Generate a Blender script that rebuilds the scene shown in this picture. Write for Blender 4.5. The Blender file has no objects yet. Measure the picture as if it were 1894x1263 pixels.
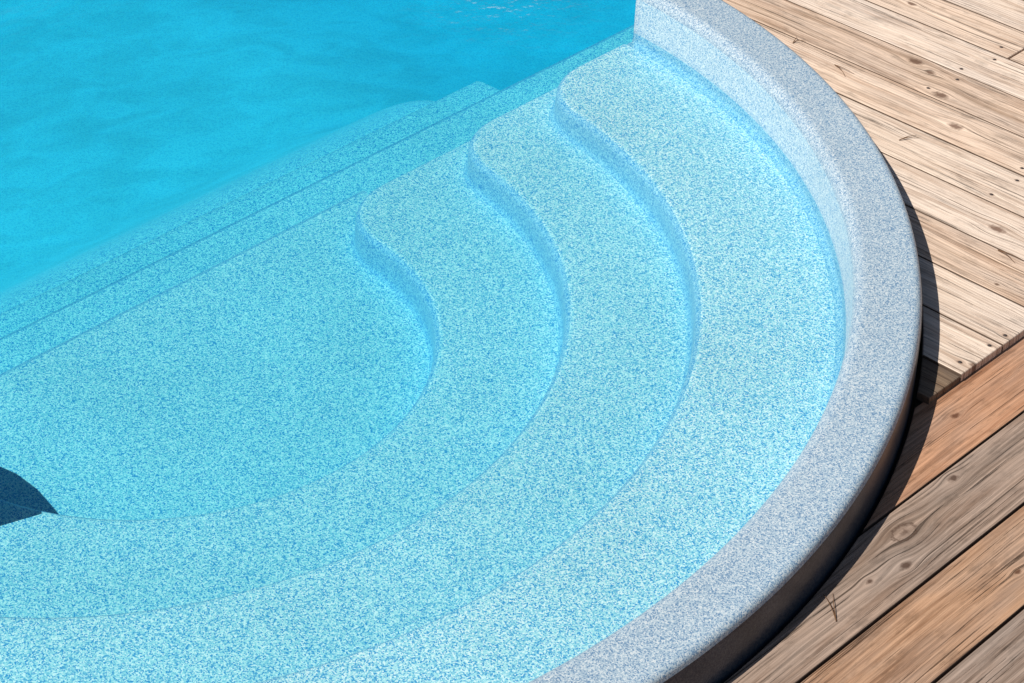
import bpy, bmesh, math, random
from mathutils import Vector, Matrix
random.seed(4)
scene = bpy.context.scene
COL = scene.collection
R = math.radians
CX, CY = -1.005, 4.187          # centre of the round step bay
ROT = R(-45)
NX, MX = Vector((.70711, -.70711, 0)), Vector((.70711, .70711, 0))
def W(n, m, z=0): return Vector((CX, CY, 0)) + NX*n + MX*m + Vector((0, 0, z))

# ------------------------------------------------------------------ node helper
class NT:
    def __init__(s, name):
        s.m = bpy.data.materials.new(name); s.m.use_nodes = True
        s.t = s.m.node_tree; s.t.nodes.clear()
        s.out = s.t.nodes.new('ShaderNodeOutputMaterial')
    def n(s, typ, ins=None, **kw):
        nd = s.t.nodes.new(typ)
        for k, v in kw.items(): setattr(nd, k, v)
        for k, v in (ins or {}).items(): s.put(nd.inputs[k], v)
        return nd
    def put(s, sock, v):
        if isinstance(v, bpy.types.NodeSocket): s.t.links.new(v, sock)
        else: sock.default_value = v
    def mt(s, op, a, b=0.0, c=0.0, clamp=False):
        nd = s.t.nodes.new('ShaderNodeMath'); nd.operation = op; nd.use_clamp = clamp
        for i, v in enumerate((a, b, c)): s.put(nd.inputs[i], v)
        return nd.outputs[0]
    def mix(s, f, a, b, blend='MIX'):
        nd = s.t.nodes.new('ShaderNodeMix'); nd.data_type = 'RGBA'; nd.blend_type = blend
        s.put(nd.inputs[0], f); s.put(nd.inputs[6], a); s.put(nd.inputs[7], b)
        return nd.outputs[2]
    def ramp(s, f, stops, interp='LINEAR'):
        nd = s.t.nodes.new('ShaderNodeValToRGB'); cr = nd.color_ramp; cr.interpolation = interp
        while len(cr.elements) < len(stops): cr.elements.new(.5)
        for e, (p, c) in zip(cr.elements, stops):
            e.position = p; e.color = (c, c, c, 1) if not hasattr(c, '__len__') else (*c, 1)
        s.put(nd.inputs[0], f)
        return nd.outputs[0]
    def noise(s, vec, scale=1, detail=2, rough=.5, dist=0):
        nd = s.n('ShaderNodeTexNoise', {'Vector': vec, 'Scale': scale, 'Detail': detail, 'Roughness': rough, 'Distortion': dist})
        return nd.outputs['Fac']
    def xyz(s, x, y, z): return s.n('ShaderNodeCombineXYZ', {0: x, 1: y, 2: z}).outputs[0]
    def bsdf(s, col, rough=.5, bump=None, bs=.3, bd=.002, spec=.5):
        b = s.n('ShaderNodeBsdfPrincipled', {'Base Color': col, 'Roughness': rough, 'Specular IOR Level': spec})
        if bump is not None:
            bn = s.n('ShaderNodeBump', {'Strength': bs, 'Distance': bd, 'Height': bump})
            s.t.links.new(bn.outputs[0], b.inputs['Normal'])
        s.t.links.new(b.outputs[0], s.out.inputs[0])
        return s.m

def speckle(name, pale, mid, blue, extra, cuts, scale=250, rough=.4, blotch=.1, bigscale=2.0, caustic_streak=0, near=None, clus=.28, spec=.35):
    """fine gelcoat granules: every cell takes one of four colours, loosely clustered"""
    k = NT(name)
    P0 = k.n('ShaderNodeTexCoord').outputs['Object']
    P = k.n('ShaderNodeMapping', {'Vector': P0, 'Location': (.137, .211, .093), 'Rotation': (.62, .41, .27)}).outputs[0]
    vo = k.n('ShaderNodeTexVoronoi', {'Vector': P, 'Scale': scale, 'Randomness': 1.0})
    rnd = k.n('ShaderNodeSeparateColor', {0: vo.outputs['Color']}).outputs[0]
    cl = k.noise(P, scale*.45, 1, .5)
    v = k.mt('ADD', rnd, k.mt('MULTIPLY', k.mt('SUBTRACT', cl, .5), clus))
    cols = [pale, mid, blue, extra]
    f = None
    if near:
        sx = k.n('ShaderNodeSeparateXYZ', {0: P0}).outputs[0]
        f = k.n('ShaderNodeMapRange', {0: sx, 1: -.54, 2: -1.08, 3: 0.0, 4: 1.0}).outputs[0]
        cols = [k.mix(f, (*q, 1), (*p, 1)) for p, q in zip(cols, near)]
    else: cols = [(*c, 1) for c in cols]
    e = .055
    col = k.mix(k.ramp(v, [(cuts[0]-e, 0.0), (cuts[0]+e, 1.0)]), cols[3], cols[0])
    col = k.mix(k.ramp(v, [(cuts[1]-e, 0.0), (cuts[1]+e, 1.0)]), col, cols[1])
    col = k.mix(k.ramp(v, [(cuts[2]-e, 0.0), (cuts[2]+e, 1.0)]), col, cols[2])
    big = k.noise(P, bigscale, 3, .55)
    c2 = k.mix(1.0, col, k.ramp(big, [(.3, 1-blotch), (.7, 1.0)]), 'MULTIPLY')
    if caustic_streak:
        sp = k.n('ShaderNodeSeparateXYZ', {0: P0}); x, y, z = sp.outputs
        u = k.mt('ADD', k.mt('MULTIPLY', x, .35), k.mt('MULTIPLY', y, .94)); w = k.mt('SUBTRACT', k.mt('MULTIPLY', x, .94), k.mt('MULTIPLY', y, .35))
        st = k.noise(k.xyz(k.mt('MULTIPLY', u, 3.0), k.mt('MULTIPLY', w, 4.6), .37), 1.5, 3, .5, .8)
        c2 = k.mix(1.0, c2, k.ramp(st, [(.36, 1-caustic_streak), (.64, 1.0)]), 'MULTIPLY')  # soft caustic light streaks painted into the colour
    col = c2 if f is None else k.mix(f, col, c2)
    return k.bsdf(col, rough, spec=spec)

STEP = ((.42, .74, .785), (.22, .56, .69), (.055, .32, .60), (.70, .88, .88))
CUT = (.20, .52, .77)
M_rim  = speckle('rim_gelcoat', (.445, .565, .645), (.32, .44, .545), (.15, .27, .425), (.64, .71, .74), (.21, .53, .78), 430, .4)
M_skirt_shade = speckle('skirt_shade_gelcoat', (.06, .08, .11), (.042, .06, .09), (.022, .038, .07), (.10, .11, .13), CUT, 400, .3, .35, 9)  # shade of the rim's outer face is put into this dark colour
M_wall = speckle('wall_gelcoat', (.49, .65, .72), (.37, .55, .66), (.18, .37, .57), (.66, .77, .80), (.2, .55, .79), 410, .6, spec=.05)
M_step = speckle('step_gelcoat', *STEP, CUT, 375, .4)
M_wet = speckle('wet_gelcoat', (.25, .54, .67), (.16, .44, .61), (.05, .27, .53), (.37, .64, .73), CUT, 390, .6, spec=.05)
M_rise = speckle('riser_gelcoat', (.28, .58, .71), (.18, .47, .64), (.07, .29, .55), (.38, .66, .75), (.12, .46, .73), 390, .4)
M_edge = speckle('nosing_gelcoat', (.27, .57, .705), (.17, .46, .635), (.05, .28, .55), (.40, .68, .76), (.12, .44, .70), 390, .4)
M_deep = speckle('deep_gelcoat', (.80, .93, .95), (.68, .86, .91), (.50, .75, .85), (.88, .95, .95), CUT, 300, .4, .14, 1.0, .14, near=STEP)

def wood(name, light, dark, knots, seed, grey=.2, rough=1.0, warpk=.05, stain=.74):
    k = NT(name)
    P = k.n('ShaderNodeTexCoord').outputs['Object']
    sp = k.n('ShaderNodeSeparateXYZ', {0: P}); x, y, z = sp.outputs
    warp = k.noise(k.xyz(k.mt('MULTIPLY', x, 1.6), k.mt('MULTIPLY', y, 6), seed), 1, 2, .5)
    phi = k.mt('ADD', y, k.mt('MULTIPLY', k.mt('SUBTRACT', warp, .5), warpk))
    kd = None
    wob = k.noise(P, 100, 2, .6)
    for (kx, ky, r) in knots:
        dx = k.mt('MULTIPLY', k.mt('SUBTRACT', x, kx), .6); dy = k.mt('SUBTRACT', y, ky)
        d = k.mt('SQRT', k.mt('ADD', k.mt('MULTIPLY', dx, dx), k.mt('MULTIPLY', dy, dy)))
        q = k.mt('DIVIDE', d, 2.1*r)
        w = k.mt('POWER', 2.718, k.mt('MULTIPLY', k.mt('MULTIPLY', q, q), -1.0))
        phi = k.mt('ADD', phi, k.mt('MULTIPLY', k.mt('MULTIPLY', w, dy), -.85))
        dn = k.mt('ADD', d, k.mt('MULTIPLY', k.mt('SUBTRACT', wob, .5), r*1.1))
        kk = k.n('ShaderNodeMapRange', {0: dn, 1: r*1.1, 2: r*.45, 3: 0.0, 4: 1.0}).outputs[0]
        if r > .0158:
            rim_ = k.n('ShaderNodeMapRange', {0: k.mt('ABSOLUTE', k.mt('SUBTRACT', dn, r*1.0)), 1: r*.22, 2: 0.0, 3: 0.0, 4: .8}).outputs[0]
            core = k.n('ShaderNodeMapRange', {0: dn, 1: r*.45, 2: r*.1, 3: 0.28, 4: .8}).outputs[0]
            kk = k.mt('MAXIMUM', k.mt('MULTIPLY', kk, core), rim_)
        kd = kk if kd is None else k.mt('MAXIMUM', kd, kk)
    g = k.noise(k.xyz(k.mt('MULTIPLY', x, 1.6), k.mt('MULTIPLY', phi, 95), seed+.3), 1, 5, .72)
    fib = k.noise(k.xyz(k.mt('MULTIPLY', x, 7.0), k.mt('MULTIPLY', phi, 480), seed+2.3), 1, 3, .6)
    rn = k.mt('SINE', k.mt('ADD', k.mt('MULTIPLY', phi, 620), k.mt('MULTIPLY', g, 5.0)))
    crack = k.ramp(k.noise(k.xyz(k.mt('MULTIPLY', x, 2.0), k.mt('MULTIPLY', phi, 190), seed+5.1), 1, 4, .65), [(.61, 0.0), (.65, 1.0)])
    blot = k.noise(k.xyz(k.mt('MULTIPLY', x, 2.5), k.mt('MULTIPLY', y, 9), seed+8), 1, 4, .6)
    blot2 = k.noise(k.xyz(k.mt('MULTIPLY', x, 2.6), k.mt('MULTIPLY', phi, 30), seed+14), 1, 5, .68)
    spot = k.noise(k.xyz(k.mt('MULTIPLY', x, 16), k.mt('MULTIPLY', y, 45), seed+11), 1, 4, .65)
    gm = k.ramp(blot, [(.36, .35), (.62, 1.0)])     # grain contrast comes and goes along the board
    col = k.mix(k.ramp(g, [(.36, 0.0), (.53, 1.0)]), (*dark, 1), (*light, 1))
    gcol = tuple(sum(light)/3*c for c in (.98, .85, .76))
    col = k.mix(k.mt('MULTIPLY', k.ramp(blot, [(.42, 0.0), (.68, 1.0)]), grey*2, clamp=True), col, (*gcol, 1))
    col = k.mix(gm, col, k.mix(1.0, col, k.ramp(rn, [(0.0, .80), (.8, 1.0)]), 'MULTIPLY'))
    col = k.mix(1.0, col, k.ramp(fib, [(.32, .74), (.58, 1.05)]), 'MULTIPLY')
    col = k.mix(1.0, col, k.ramp(blot2, [(.36, (stain, stain*.93, stain*.88)), (.50, (1.0, 1.0, 1.0))]), 'MULTIPLY')
    col = k.mix(1.0, col, k.ramp(spot, [(.30, .72), (.46, 1.0)]), 'MULTIPLY')
    col = k.mix(k.mt('MULTIPLY', crack, .85*rough, clamp=True), col, tuple(c*.30 for c in dark)+(1,))
    if kd is not None:
        col = k.mix(k.mt('MULTIPLY', kd, .88, clamp=True), col, (dark[0]*.28, dark[1]*.22, dark[2]*.20, 1))
    h = k.mt('SUBTRACT', k.mt('ADD', g, k.mt('MULTIPLY', fib, .6)), k.mt('MULTIPLY', crack, 1.2))
    return k.bsdf(col, .75, h, .9, .0024, .25)

def plain(name, col, rough=.6, var=.3, scale=30):
    k = NT(name)
    P = k.n('ShaderNodeTexCoord').outputs['Object']
    n = k.noise(P, scale, 4, .6)
    return k.bsdf(k.mix(n, tuple(c*(1-var) for c in col)+(1,), tuple(c*(1+var) for c in col)+(1,)), rough, n, .4, .003)

# ------------------------------------------------------------------ object helpers
def link(name, bm, mat, parent=None, smooth=True):
    bmesh.ops.recalc_face_normals(bm, faces=bm.faces)
    me = bpy.data.meshes.new(name); bm.to_mesh(me); bm.free()
    if smooth:
        for p in me.polygons: p.use_smooth = True
    me.materials.append(mat)
    o = bpy.data.objects.new(name, me); COL.objects.link(o)
    if parent: o.parent = parent
    return o
def thing(name, label, cat, group=None, loc=None, rz=0):
    o = bpy.data.objects.new(name, None); COL.objects.link(o)
    if loc is not None: o.location = loc
    o.rotation_euler = (0, 0, rz)
    o['label'] = label; o['category'] = cat
    if group: o['group'] = group
    return o
def loft(rings, close=False, bm=None):
    bm = bm or bmesh.new()
    vs = [[bm.verts.new(p) for p in r] for r in rings]
    for a, b in zip(vs, vs[1:]):
        n = len(a)
        for i in range(n if close else n-1):
            j = (i+1) % n
            bm.faces.new((a[i], a[j], b[j], b[i]))
    return bm

# ------------------------------------------------------------------ pool
NF, NA = 20, 120
NTOT = 2*NF+NA+2
def path(c, mc, Rr, nch, r, d, z, mf, mn):
    Rr -= d; nch -= d; r += d
    fn = nch+r; fm = math.sqrt((Rr+r)**2-(fn-c)**2)
    ta = math.atan2(fm, fn-c)
    pts = []
    for i in range(NF):
        a = math.pi + ta*i/NF
        pts.append((fn+r*math.cos(a), fm+r*math.sin(a)))
    half = []
    for i in range(NA):
        a = ta - 2*ta*i/(NA-1)
        half.append((c+Rr*math.cos(a), Rr*math.sin(a)))
    allp = pts + half + [(n, -m) for n, m in reversed(pts)]
    return [(nch, mf, z)] + [(n, m+mc, z) for n, m in allp] + [(nch, mn, z)]
NE = .14
M0, M1, NB = -3.4, 4.7, -6.0
def arc0(Rr, nch, z):
    a0 = math.acos(nch/Rr)
    return [(Rr*math.cos(a0-2*a0*i/(NTOT-1)), Rr*math.sin(a0-2*a0*i/(NTOT-1)), z) for i in range(NTOT)]
def loop0(off, z):                       # whole pool outline, offset outward by off
    n = NE+off*.4
    return [(NB-off, M1+off, z), (n, M1+off, z)] + arc0(1.75+off, n, z) + [(n, M0-off, z), (NB-off, M0-off, z)]

pool = thing('swimming_pool', 'light blue speckled fibreglass pool with rounded entry steps beside the timber decking', 'swimming pool', loc=(CX, CY, 0), rz=ROT)
ZW = -.118
Z = [-.16, -.233, -.312, -.397]
b = .020
# rim
rr = [(.145, -.019), (.1445, -.017)]
for i in range(0, 7):
    t = math.pi/2*i/6
    rr.append((.126+.018*math.cos(t), -.016+.016*math.sin(t)))
rr += [(.120, 0), (.034, 0), (.028, 0)]
for i in range(1, 8):
    t = math.pi/2*i/7
    rr.append((.028-.028*math.sin(t), -.028+.028*math.cos(t)))
rim = link('rim', loft([loop0(o, z) for o, z in rr], True), M_rim, pool)
link('rim_skirt', loft([loop0(o, z) for o, z in [(.145, -.019), (.147, -.028), (.148, -.28)]], True), M_skirt_shade, rim)
# inner wall
def wloop(off, z):
    return [(NB, M1, z), (NE, M1, z)] + arc0(1.75+off, NE, z) + [(NE, M0, z), (NB, M0, z)]
wall = link('inner_wall', loft([wloop(o, z) for o, z in [(0, -.028), (-.001, -.034), (-.006, -.128)]], True), M_wall, pool)
wb = [(-.006, -.128), (-.007, -.133)]
for i in range(0, 7):
    t = math.pi/2*i/6
    wb.append((-.026+.018*math.cos(t), -.142-.018*math.sin(t)))
link('waterline_fillet', loft([wloop(o, z) for o, z in wb], True), M_wet, wall)
# steps
ST = [dict(c=.09, mc=.058, Rr=1.31, nch=.113, r=.20), dict(c=.06, mc=.083, Rr=1.025, nch=.060, r=.19), dict(c=.16, mc=.14, Rr=.615, nch=-.002, r=.20)]
bat, fil = .004, .010
prev = arc0(1.75-.026, NE, Z[0])
far_m, near_m = prev[0][1], prev[-1][1]
topf, topn = [(NE, M1, -.16), (NE, far_m, -.16)], [(NE, M0, -.16), (NE, near_m, -.16)]
labs = ['wide upper step just below the waterline', 'middle curved step', 'lowest curved step around the landing']
for k, s in enumerate(ST):
    P = lambda d, z: path(d=d, z=z, mf=far_m, mn=near_m, **s)
    zt, zb = Z[k], Z[k+1]
    bn_ = [(-b+b*math.sin(math.pi/2*i/8), zt-b+b*math.cos(math.pi/2*i/8)) for i in range(9)]
    rings = [prev, P(-b-.006, zt)] + [P(*q) for q in bn_[:3]]
    tr = link('step', loft(rings), M_step, pool); tr['label'] = labs[k]
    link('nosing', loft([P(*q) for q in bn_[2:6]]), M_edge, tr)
    rs = [P(*q) for q in bn_[5:]] + [P(.001, zt-b-.006), P(bat-.001, zb+fil+.004)]
    for i in range(0, 4):
        t = math.pi/2*i/3
        rs.append(P(bat+fil-fil*math.cos(t), zb+fil-fil*math.sin(t)))
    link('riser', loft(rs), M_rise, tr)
    prev = rs[-1][1:-1]
    topf += [rs[-1][0], rs[-1][1]]; topn += [rs[-1][-1], rs[-1][-2]]
    far_m, near_m = prev[0][1], prev[-1][1]
    prev = [prev[0]] + prev + [prev[-1]]
    prev[0] = (prev[0][0], prev[0][1]+1e-4, prev[0][2]); prev[-1] = (prev[-1][0], prev[-1][1]-1e-4, prev[-1][2])
# landing
NC = -.12
bm = bmesh.new()
landing = prev + [(NC+.02, near_m-.03, Z[3]), (NC+.02, far_m+.03, Z[3])]
bm.faces.new([bm.verts.new(p) for p in landing])
link('landing', bm, M_step, pool, smooth=False)
# unseen block added out of frame to cast the wedge shadow on the landing
def loc2(X, Y): return ((X-CX-(Y-CY))*.70711, (X-CX+Y-CY)*.70711)
sh = (.046, -.100)
shadow_block_plan = [loc2(q[0]+sh[0], q[1]+sh[1]) for q in ((-1.110, 3.622), (-1.165, 3.708), (-1.215, 3.776), (-1.27, 3.83), (-1.36, 3.885), (-1.50, 3.93), (-1.64, 3.90), (-1.60, 3.83), (-1.30, 3.765), (-1.20, 3.706))]
bm = bmesh.new()
f = bm.faces.new([bm.verts.new((n, m, -.42)) for n, m in shadow_block_plan])
r_ = bmesh.ops.extrude_face_region(bm, geom=[f])
for v in [v for v in r_['geom'] if isinstance(v, bmesh.types.BMVert)]: v.co.z = -.165
bmesh.ops.bevel(bm, geom=[e for e in bm.edges if all(v.co.z > -.2 for v in e.verts)], offset=.006, segments=3, profile=.5, affect='EDGES')
link('shadow_block', bm, M_step, pool, smooth=False)
# front wall below the step ends (faces the deep pool)
top = topf + [(NC+.02, far_m+.03, Z[3]), (NC+.02, near_m-.03, Z[3])] + list(reversed(topn))
ring2 = [(p[0]-.014, p[1], p[2]-.005) for p in top]
ring3 = [(min(p[0]-.03-max(0, (p[2]+.45))*.35, -.12 if p[2] < -.39 else 9), p[1], -.482) for p in top]
link('front_wall', loft([top, ring2, ring3]), M_rise, pool, smooth=False)
ME = 1.80                                 # the lower ledges end here
def strip(pts, m1=M1): return loft([[(n, m, z) for m in (M0, -1.5, 0, 1.5, m1)] for n, z in pts])
led = link('ledge', strip([(.13, -.48), (-.33, -.487)]), M_step, pool, False)
led['label'] = 'narrow submerged ledge along the front of the steps'
link('ledge_edge', strip([(-.33, -.487), (-.345, -.492), (-.366, -.53), (-.372, -.56), (-.374, -1.2)]), M_rise, led)
bm = strip([(-.372, -.556), (-.505, -.560)], ME)
loft([[(-.372, ME, -.556), (-.505, ME, -.560)], [(-.372, ME+.02, -1.1), (-.505, ME+.02, -1.1)]], bm=bm)
led2 = link('ledge', bm, M_step, pool, False)
led2['label'] = 'second lower submerged ledge, ending short of the rim'
link('ledge_edge', strip([(-.505, -.560), (-.525, -.565), (-.550, -.59), (-.565, -.66)], ME), M_step, led2)
# deep floor: rolls off below the ledges; beyond the ledges' end it lies deep right up to the wall
bm = bmesh.new()
ns = [-.373, -.42, -.48, -.54, -.58, -.62, -.66] + [-.70-.04*i for i in range(22)] + [-1.8, -2.4, -4, NB]
def sm(t): t = min(1, max(0, t)); return t*t*(3-2*t)
def fz(n, m):
    base = -.600-.43*sm((-n-.50)/.86)
    e = sm((m-1.68)/.30)
    deep = -1.03-.16*sm((m-1.9)/1.0)
    return base+(deep-base)*e*(1-.35*sm((-n-1.0)/1.2))
ms = [M0, 0, 1.0, 1.5] + [1.64+.025*i for i in range(16)] + [2.10+.1*i for i in range(13)] + [M1]
loft([[(n, m, fz(n, m)) for m in ms] for n in ns], bm=bm)
link('deep_floor', bm, M_deep, pool, smooth=True)
bm = loft([[(.14, M0, z), (NB, M0, z), (NB, M1, z), (.14, M1, z)] for z in (-.16, -.6, -1.7)])
link('side_wall', bm, M_deep, pool, smooth=False)

# ------------------------------------------------------------------ water
k = NT('pool_water')
P = k.n('ShaderNodeTexCoord').outputs['Object']
sp = k.n('ShaderNodeSeparateXYZ', {0: P}); x, y, z = sp.outputs
rip = k.noise(k.xyz(k.mt('MULTIPLY', x, 5), k.mt('MULTIPLY', y, 2.8), .4), 2.4, 3, .5)
fine = k.noise(k.xyz(x, y, .013), 22, 2, .6)
mask = k.n('ShaderNodeMapRange', {0: x, 1: -.8, 2: -2.4, 3: 0.0, 4: 1.0}).outputs[0]
dx = k.mt('ADD', x, .20); dy = k.mt('SUBTRACT', y, 1.60)
dd = k.mt('SQRT', k.mt('ADD', k.mt('MULTIPLY', dx, dx), k.mt('MULTIPLY', dy, dy)))
loc = k.n('ShaderNodeMapRange', {0: dd, 1: .36, 2: .05, 3: 0.0, 4: 1.0}).outputs[0]
h = k.mt('ADD', k.mt('MULTIPLY', rip, k.mt('MULTIPLY', mask, .075)), k.mt('MULTIPLY', fine, k.mt('MULTIPLY', loc, .018)))
bn = k.n('ShaderNodeBump', {'Strength': 1.0, 'Distance': 1.0, 'Height': h}).outputs[0]
bf = k.n('ShaderNodeNewGeometry').outputs['Backfacing']
ior = k.mt('ADD', k.mt('MULTIPLY', bf, 1/1.33-1.33), 1.33)
fr = k.n('ShaderNodeFresnel', {'IOR': ior, 'Normal': bn}).outputs[0]
gl = k.n('ShaderNodeBsdfGlossy', {'Color': (1, 1, 1, 1), 'Roughness': .04, 'Normal': bn})
tr = k.n('ShaderNodeBsdfTransparent', {'Color': (1, 1, 1, 1)})
mx = k.n('ShaderNodeMixShader', {0: fr, 1: tr.outputs[0], 2: gl.outputs[0]})
k.t.links.new(mx.outputs[0], k.out.inputs[0])
va = k.n('ShaderNodeVolumeAbsorption', {'Color': (0.0, .860, .950, 1), 'Density': 1.3})
k.t.links.new(va.outputs[0], k.out.inputs['Volume'])
try: k.m.cycles.homogeneous_volume = True
except Exception: pass
M_water = k.m
bm = bmesh.new()
ol = [(NB-.03, M1+.03), (NE+.03, M1+.03)] + [(p[0], p[1]) for p in arc0(1.78, NE+.03, 0)] + [(NE+.03, M0-.03), (NB-.03, M0-.03)]
a = [bm.verts.new((p[0], p[1], ZW)) for p in ol]; c = [bm.verts.new((p[0], p[1], -1.9)) for p in ol]
bm.faces.new(a); bm.faces.new(list(reversed(c)))
for i in range(len(ol)):
    j = (i+1) % len(ol); bm.faces.new((a[i], c[i], c[j], a[j]))
wat = link('water', bm, M_water, None, smooth=False)
wat.location = (CX, CY, 0); wat.rotation_euler = (0, 0, ROT); wat['kind'] = 'structure'

# ------------------------------------------------------------------ ground
bm = bmesh.new()
B = 400
nn = [-B, NB-.2, NE+.06, B]; mm = [-B, M0-.2, M1+.2, B]
gv = [[bm.verts.new((n, m, -.70)) for m in mm] for n in nn]
for i in range(3):
    for j in range(3):
        if not (i == 1 and j == 1):
            bm.faces.new((gv[i][j], gv[i+1][j], gv[i+1][j+1], gv[i][j+1]))
g = link('ground', bm, plain('soil', (.05, .04, .03), .9, .5, 6), None, False)
g.location = (CX, CY, 0); g.rotation_euler = (0, 0, ROT); g['kind'] = 'structure'

# ------------------------------------------------------------------ decks
ZD, ZD2 = -.095, -.114
RD = 1.906
M_nail = plain('nail_steel', (.06, .045, .04), .5)
M_side_shade = plain('board_side_shade', (.13, .085, .058), .9, .4, 40)
def board(deck, outline, loc, rz, mat, label=None, thick=.028):
    bm = bmesh.new()
    f = bm.faces.new([bm.verts.new((x, y, 0)) for x, y in outline])
    f.normal_update()
    if f.normal.z < 0: f.normal_flip()
    r = bmesh.ops.extrude_face_region(bm, geom=[f])
    nv = [e for e in r['geom'] if isinstance(e, bmesh.types.BMVert)]
    for v in nv: v.co.z -= thick
    bm.normal_update()
    te = [e for e in bm.edges if all(abs(v.co.z) < 1e-5 for v in e.verts)]
    bmesh.ops.bevel(bm, geom=te, offset=.0028, segments=2, profile=.5, affect='EDGES')
    o = link('board', bm, mat, deck, smooth=False)
    o.data.materials.append(M_side_shade)           # long sides painted dark so the gaps read as shaded
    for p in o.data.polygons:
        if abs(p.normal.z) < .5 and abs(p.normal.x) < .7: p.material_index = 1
    o.location = loc; o.rotation_euler = (0, 0, rz)
    if label: o['label'] = label
    return o
def nail(brd, x, y):
    bm = bmesh.new()
    loft([[(r*math.cos(2*math.pi*i/10), r*math.sin(2*math.pi*i/10), z) for i in range(10)] for r, z in ((.0045, -.004), (.0045, .0004), (.003, .0012), (.0005, .0014))], True, bm)
    o = link('nail', bm, M_nail, brd); o.location = (x, y, 0)

deck = thing('wooden_deck', 'pale weathered timber deck whose boards point at the far curve of the pool rim', 'deck', loc=(CX, CY, ZD), rz=ROT)
NS = 1.679
def nl(m): return max(.225, math.sqrt(max(0, RD*RD-m*m)))
KN = {5: [(.948, 1.985, .015)], 6: [(1.067, 1.885, .014), (1.36, 1.84, .008)], 4: [(1.407, 1.575, .014)], 7: [(.80, 2.08, .0155), (.86, 2.06, .010)], 8: [(1.2, 2.2, .009)], 9: [(.6, 2.33, .010)]}
joists = (.48, .92, 1.30, 1.645)
pal = [((.94, .725, .56), (.66, .475, .345)), ((.96, .775, .62), (.72, .545, .415)), ((.87, .65, .49), (.52, .36, .25)), ((.97, .79, .64), (.75, .575, .445))]
order = [0, 3, 1, 2, 3, 1, 0, 2, 3, 0, 1, 2]
lines = [.96, 1.069] + [1.069+.15*i for i in range(1, 22)]
for i in range(len(lines)-1):
    m0, m1 = lines[i]+random.uniform(.0010, .0024), lines[i+1]-random.uniform(.0010, .0024)
    mid = (m0+m1)/2
    end = NS - random.uniform(0, .006)
    segs = [(None, end)]
    if abs(mid-2.344) < .03: segs = [(None, .955), (.961, end)]
    for (s0, s1) in segs:
        pts = []
        if s0 is None:
            K = 10
            for q in range(K+1):
                m = m0+(m1-m0)*q/K
                pts.append((min(nl(m), s1-.004), m))
            n0 = min(p[0] for p in pts)
        else:
            pts = [(s0, m0), (s0, m1)]; n0 = s0
        if i == 0: pts = [p for p in pts if p[0] < s1-.005]
        pts += [(s1, m1), (s1, m0)]
        kn = []
        for kk, lst in KN.items():
            for (kx, ky, kr) in lst:
                ky += .008
                if m0 <= ky <= m1 and n0 < kx < s1: kn.append((kx-n0, ky-mid, kr))
        if not kn and random.random() < .4: kn.append((random.uniform(.2, max(.3, s1-n0-.1)), random.uniform(-.05, .05), random.uniform(.005, .009)))
        nails = []
        if mid < 2.7 and i > 0:
            for jn in joists:
                if jn < 1.6 and random.random() < .40: continue
                for sy in (-.045, .045):
                    my = mid+sy
                    nxx = jn+random.uniform(-.02, .02)
                    if n0 < nxx < s1-.015 and nxx > nl(my)+.03 and (s0 is None or nxx > s0+.02): nails.append((nxx-n0, sy+random.uniform(-.010, .010)))
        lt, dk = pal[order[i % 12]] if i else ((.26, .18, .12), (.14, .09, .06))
        mat = wood('deck_pine', lt, dk, kn+[(a, c_, .0048) for a, c_ in nails], i*3.7+ (0 if s0 is None else 1.9), random.uniform(.08, .26), .9, .05, random.uniform(.70, .84))
        lab = 'small dark triangular board end between rim and lower boards' if i == 0 else None
        bo = board(deck, [(p[0]-n0, p[1]-mid) for p in pts], (n0, mid, 0 if i else -.004), 0, mat, lab, .018 if i == 0 else .019)
        for a, c_ in nails: nail(bo, a, c_)
M_joist = wood('joist_pine', (.14, .10, .065), (.08, .055, .035), [], 77)
for jn in joists[1:3]:
    lo = math.sqrt(max(0, RD*RD-jn*jn))+.03
    bm = bmesh.new(); bmesh.ops.create_cube(bm, size=1)
    for v in bm.verts: v.co = Vector(((v.co.x+.5)*(4.1-lo), v.co.y*.045, v.co.z*.12))
    o = link('joist', bm, M_joist, deck, False); o.location = (jn, lo, -.083); o.rotation_euler = (0, 0, R(90))

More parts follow.
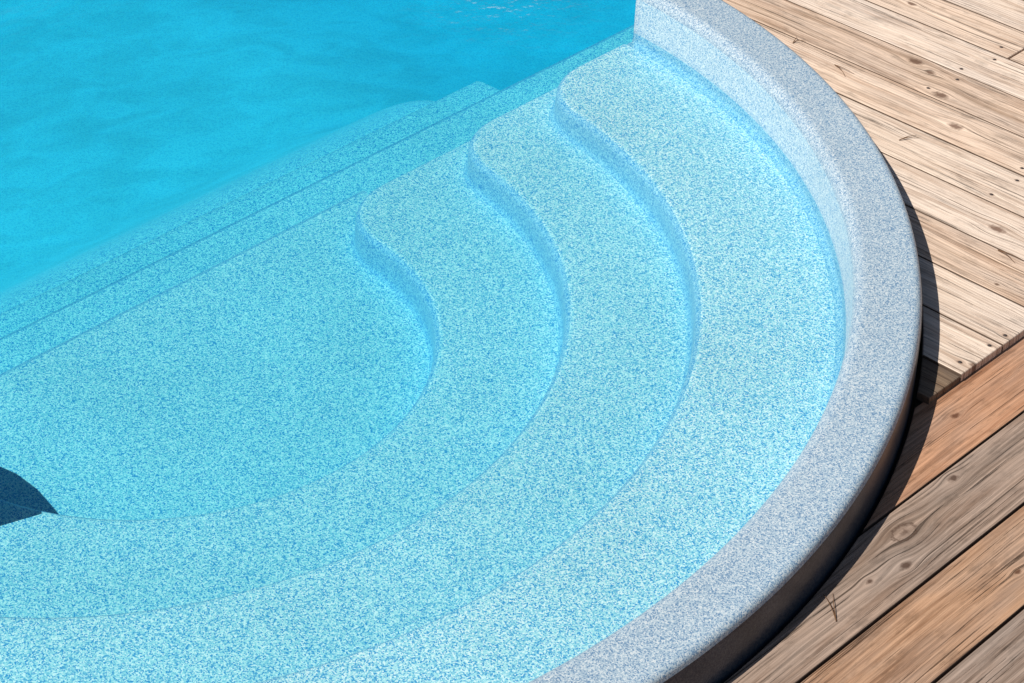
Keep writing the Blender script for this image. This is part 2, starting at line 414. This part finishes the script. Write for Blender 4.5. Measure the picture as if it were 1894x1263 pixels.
deck2 = thing('wooden_walkway', 'redder timber walkway of wide boards running past the near curve of the pool rim', 'walkway', loc=(CX, CY, ZD2), rz=ROT)
pal2 = [((.63, .345, .205), (.43, .21, .115)), ((.49, .35, .265), (.29, .20, .145)), ((.60, .36, .22), (.40, .22, .125)), ((.47, .34, .26), (.28, .19, .135)), ((.52, .31, .18), (.34, .19, .11)), ((.46, .32, .22), (.28, .18, .12)), ((.52, .32, .19), (.33, .19, .11))]
KN2 = {1: [(.60, 1.886, .0175), (.525, 1.946, .010), (.80, 1.856, .009), (.44, 1.926, .006)], 0: [(.97, 1.738, .008)], 2: [(.94, 2.058, .010), (.66, 2.106, .006)], 3: [(.79, 2.248, .013)]}
labs2 = ['orange brown board nearest the pale deck', 'grey brown board with a ringed knot touching the rim', 'honey brown board']
for i in range(7):
    n0, n1 = 1.662+.17*i, 1.662+.17*i+.164
    nm = (n0+n1)/2
    A, Bm = 3.2, -2.4
    pcs = []
    if n1 < RD:
        cur = [(math.sqrt(RD*RD-n*n), n) for n in [n0+(n1-n0)*q/12 for q in range(13)]]
        pcs.append(cur + [(A, n1), (A, n0)])
        pcs.append([(-m, n) for m, n in cur] + [(Bm, n1), (Bm, n0)])
    elif n0 < RD:
        mx_ = math.sqrt(RD*RD-n0*n0)
        cur = [(mx_-2*mx_*q/24, math.sqrt(max(0, RD*RD-(mx_-2*mx_*q/24)**2))) for q in range(25)]
        pcs.append([(A, n0)] + cur + [(Bm, n0), (Bm, n1), (A, n1)])
    else: pcs.append([(A, n0), (Bm, n0), (Bm, n1), (A, n1)])
    for pi, pc in enumerate(pcs):
        kn = [(kx, -(ky-nm), kr) for kx, ky, kr in KN2.get(i, [(random.uniform(-.5, 1.2), nm+random.uniform(-.05, .05), .012)])]
        mat = wood('walkway_pine', *pal2[i], kn, 40+i*5.3+pi, .2, 1.0, .018, .66)
        bo = board(deck2, [(m, -(n-nm)) for m, n in pc], (nm, 0, -.002 if i == 0 else 0), R(90), mat, labs2[i] if i < 3 and pi == 0 else None, .040)
for jm in (1.25, 2.2, -1.3):
    bm = bmesh.new(); bmesh.ops.create_cube(bm, size=1)
    for v in bm.verts: v.co = Vector((v.co.x*1.0, v.co.y*.045, v.co.z*.12))
    o = link('joist', bm, M_joist, deck2, False); o.location = (2.45, jm, -.102)

# ------------------------------------------------------------------ pine needles
M_needle = plain('dry_needle', (.16, .08, .035), .6)
def needle(n, m, ang, L, spread, label, zd):
    bm = bmesh.new()
    for s in (-1, 1):
        rings = []
        for q in range(9):
            t = q/8; a = ang+s*spread*(.4+.6*t)
            p = Vector((math.cos(a)*L*t, math.sin(a)*L*t, .0022+.004*math.sin(t*3.1)))
            rad = .0011*(1-.6*t)
            pn = Vector((-math.sin(a), math.cos(a), 0))
            rings.append([tuple(p+pn*rad*math.cos(u)+Vector((0, 0, rad*math.sin(u)))) for u in [2*math.pi*e/6 for e in range(6)]])
        loft(rings, True, bm)
    o = link('pine_needle', bm, M_needle)
    o.location = W(n, m, zd); o['label'] = label; o['category'] = 'pine needle'; o['group'] = 'dry pine needles fallen on the decking'
needle(.665, 1.925, R(-60), .065, .22, 'dry twin pine needle on the pale deck close to the far curve of the rim', ZD)
needle(1.01, 1.74, R(20), .05, .12, 'dry pine needle in mid deck where the rim shadow begins', ZD)
needle(1.46, 1.51, R(-50), .06, .2, 'dry pine needle at the right edge of the pale deck', ZD)
needle(1.95, .31, R(95), .075, .12, 'long dry twin pine needle on the grey brown knotty walkway board', ZD2)
needle(.515, 1.94, R(40), .035, .5, 'short curled pine needle at the top of the rim curve', ZD)

# ------------------------------------------------------------------ light, camera
EL, AZ = R(55), R(206)
ts = Vector((math.cos(EL)*math.cos(AZ), math.cos(EL)*math.sin(AZ), math.sin(EL)))
sl = bpy.data.lights.new('sun', 'SUN'); sl.energy = 4.4; sl.angle = R(.5); sl.color = (1, .95, .88)
so = bpy.data.objects.new('sun', sl); COL.objects.link(so); so.rotation_euler = ts.to_track_quat('Z', 'Y').to_euler(); so.location = (-6, -2, 8)
w = bpy.data.worlds.new('World'); scene.world = w; w.use_nodes = True
sky = w.node_tree.nodes.new('ShaderNodeTexSky'); sky.sky_type = 'NISHITA'; sky.sun_disc = False
sky.sun_elevation = EL; sky.sun_rotation = R(244)
bg = w.node_tree.nodes['Background']; bg.inputs[1].default_value = .052
w.node_tree.links.new(sky.outputs[0], bg.inputs[0])
cam = bpy.data.cameras.new('camera'); cam.sensor_width = 36; cam.lens = 79.07; cam.clip_end = 2000
co = bpy.data.objects.new('camera', cam); COL.objects.link(co)
co.location = (0, 0, 2.72); co.rotation_euler = (R(54), 0, 0)
scene.camera = co
scene.view_settings.view_transform = 'Standard'
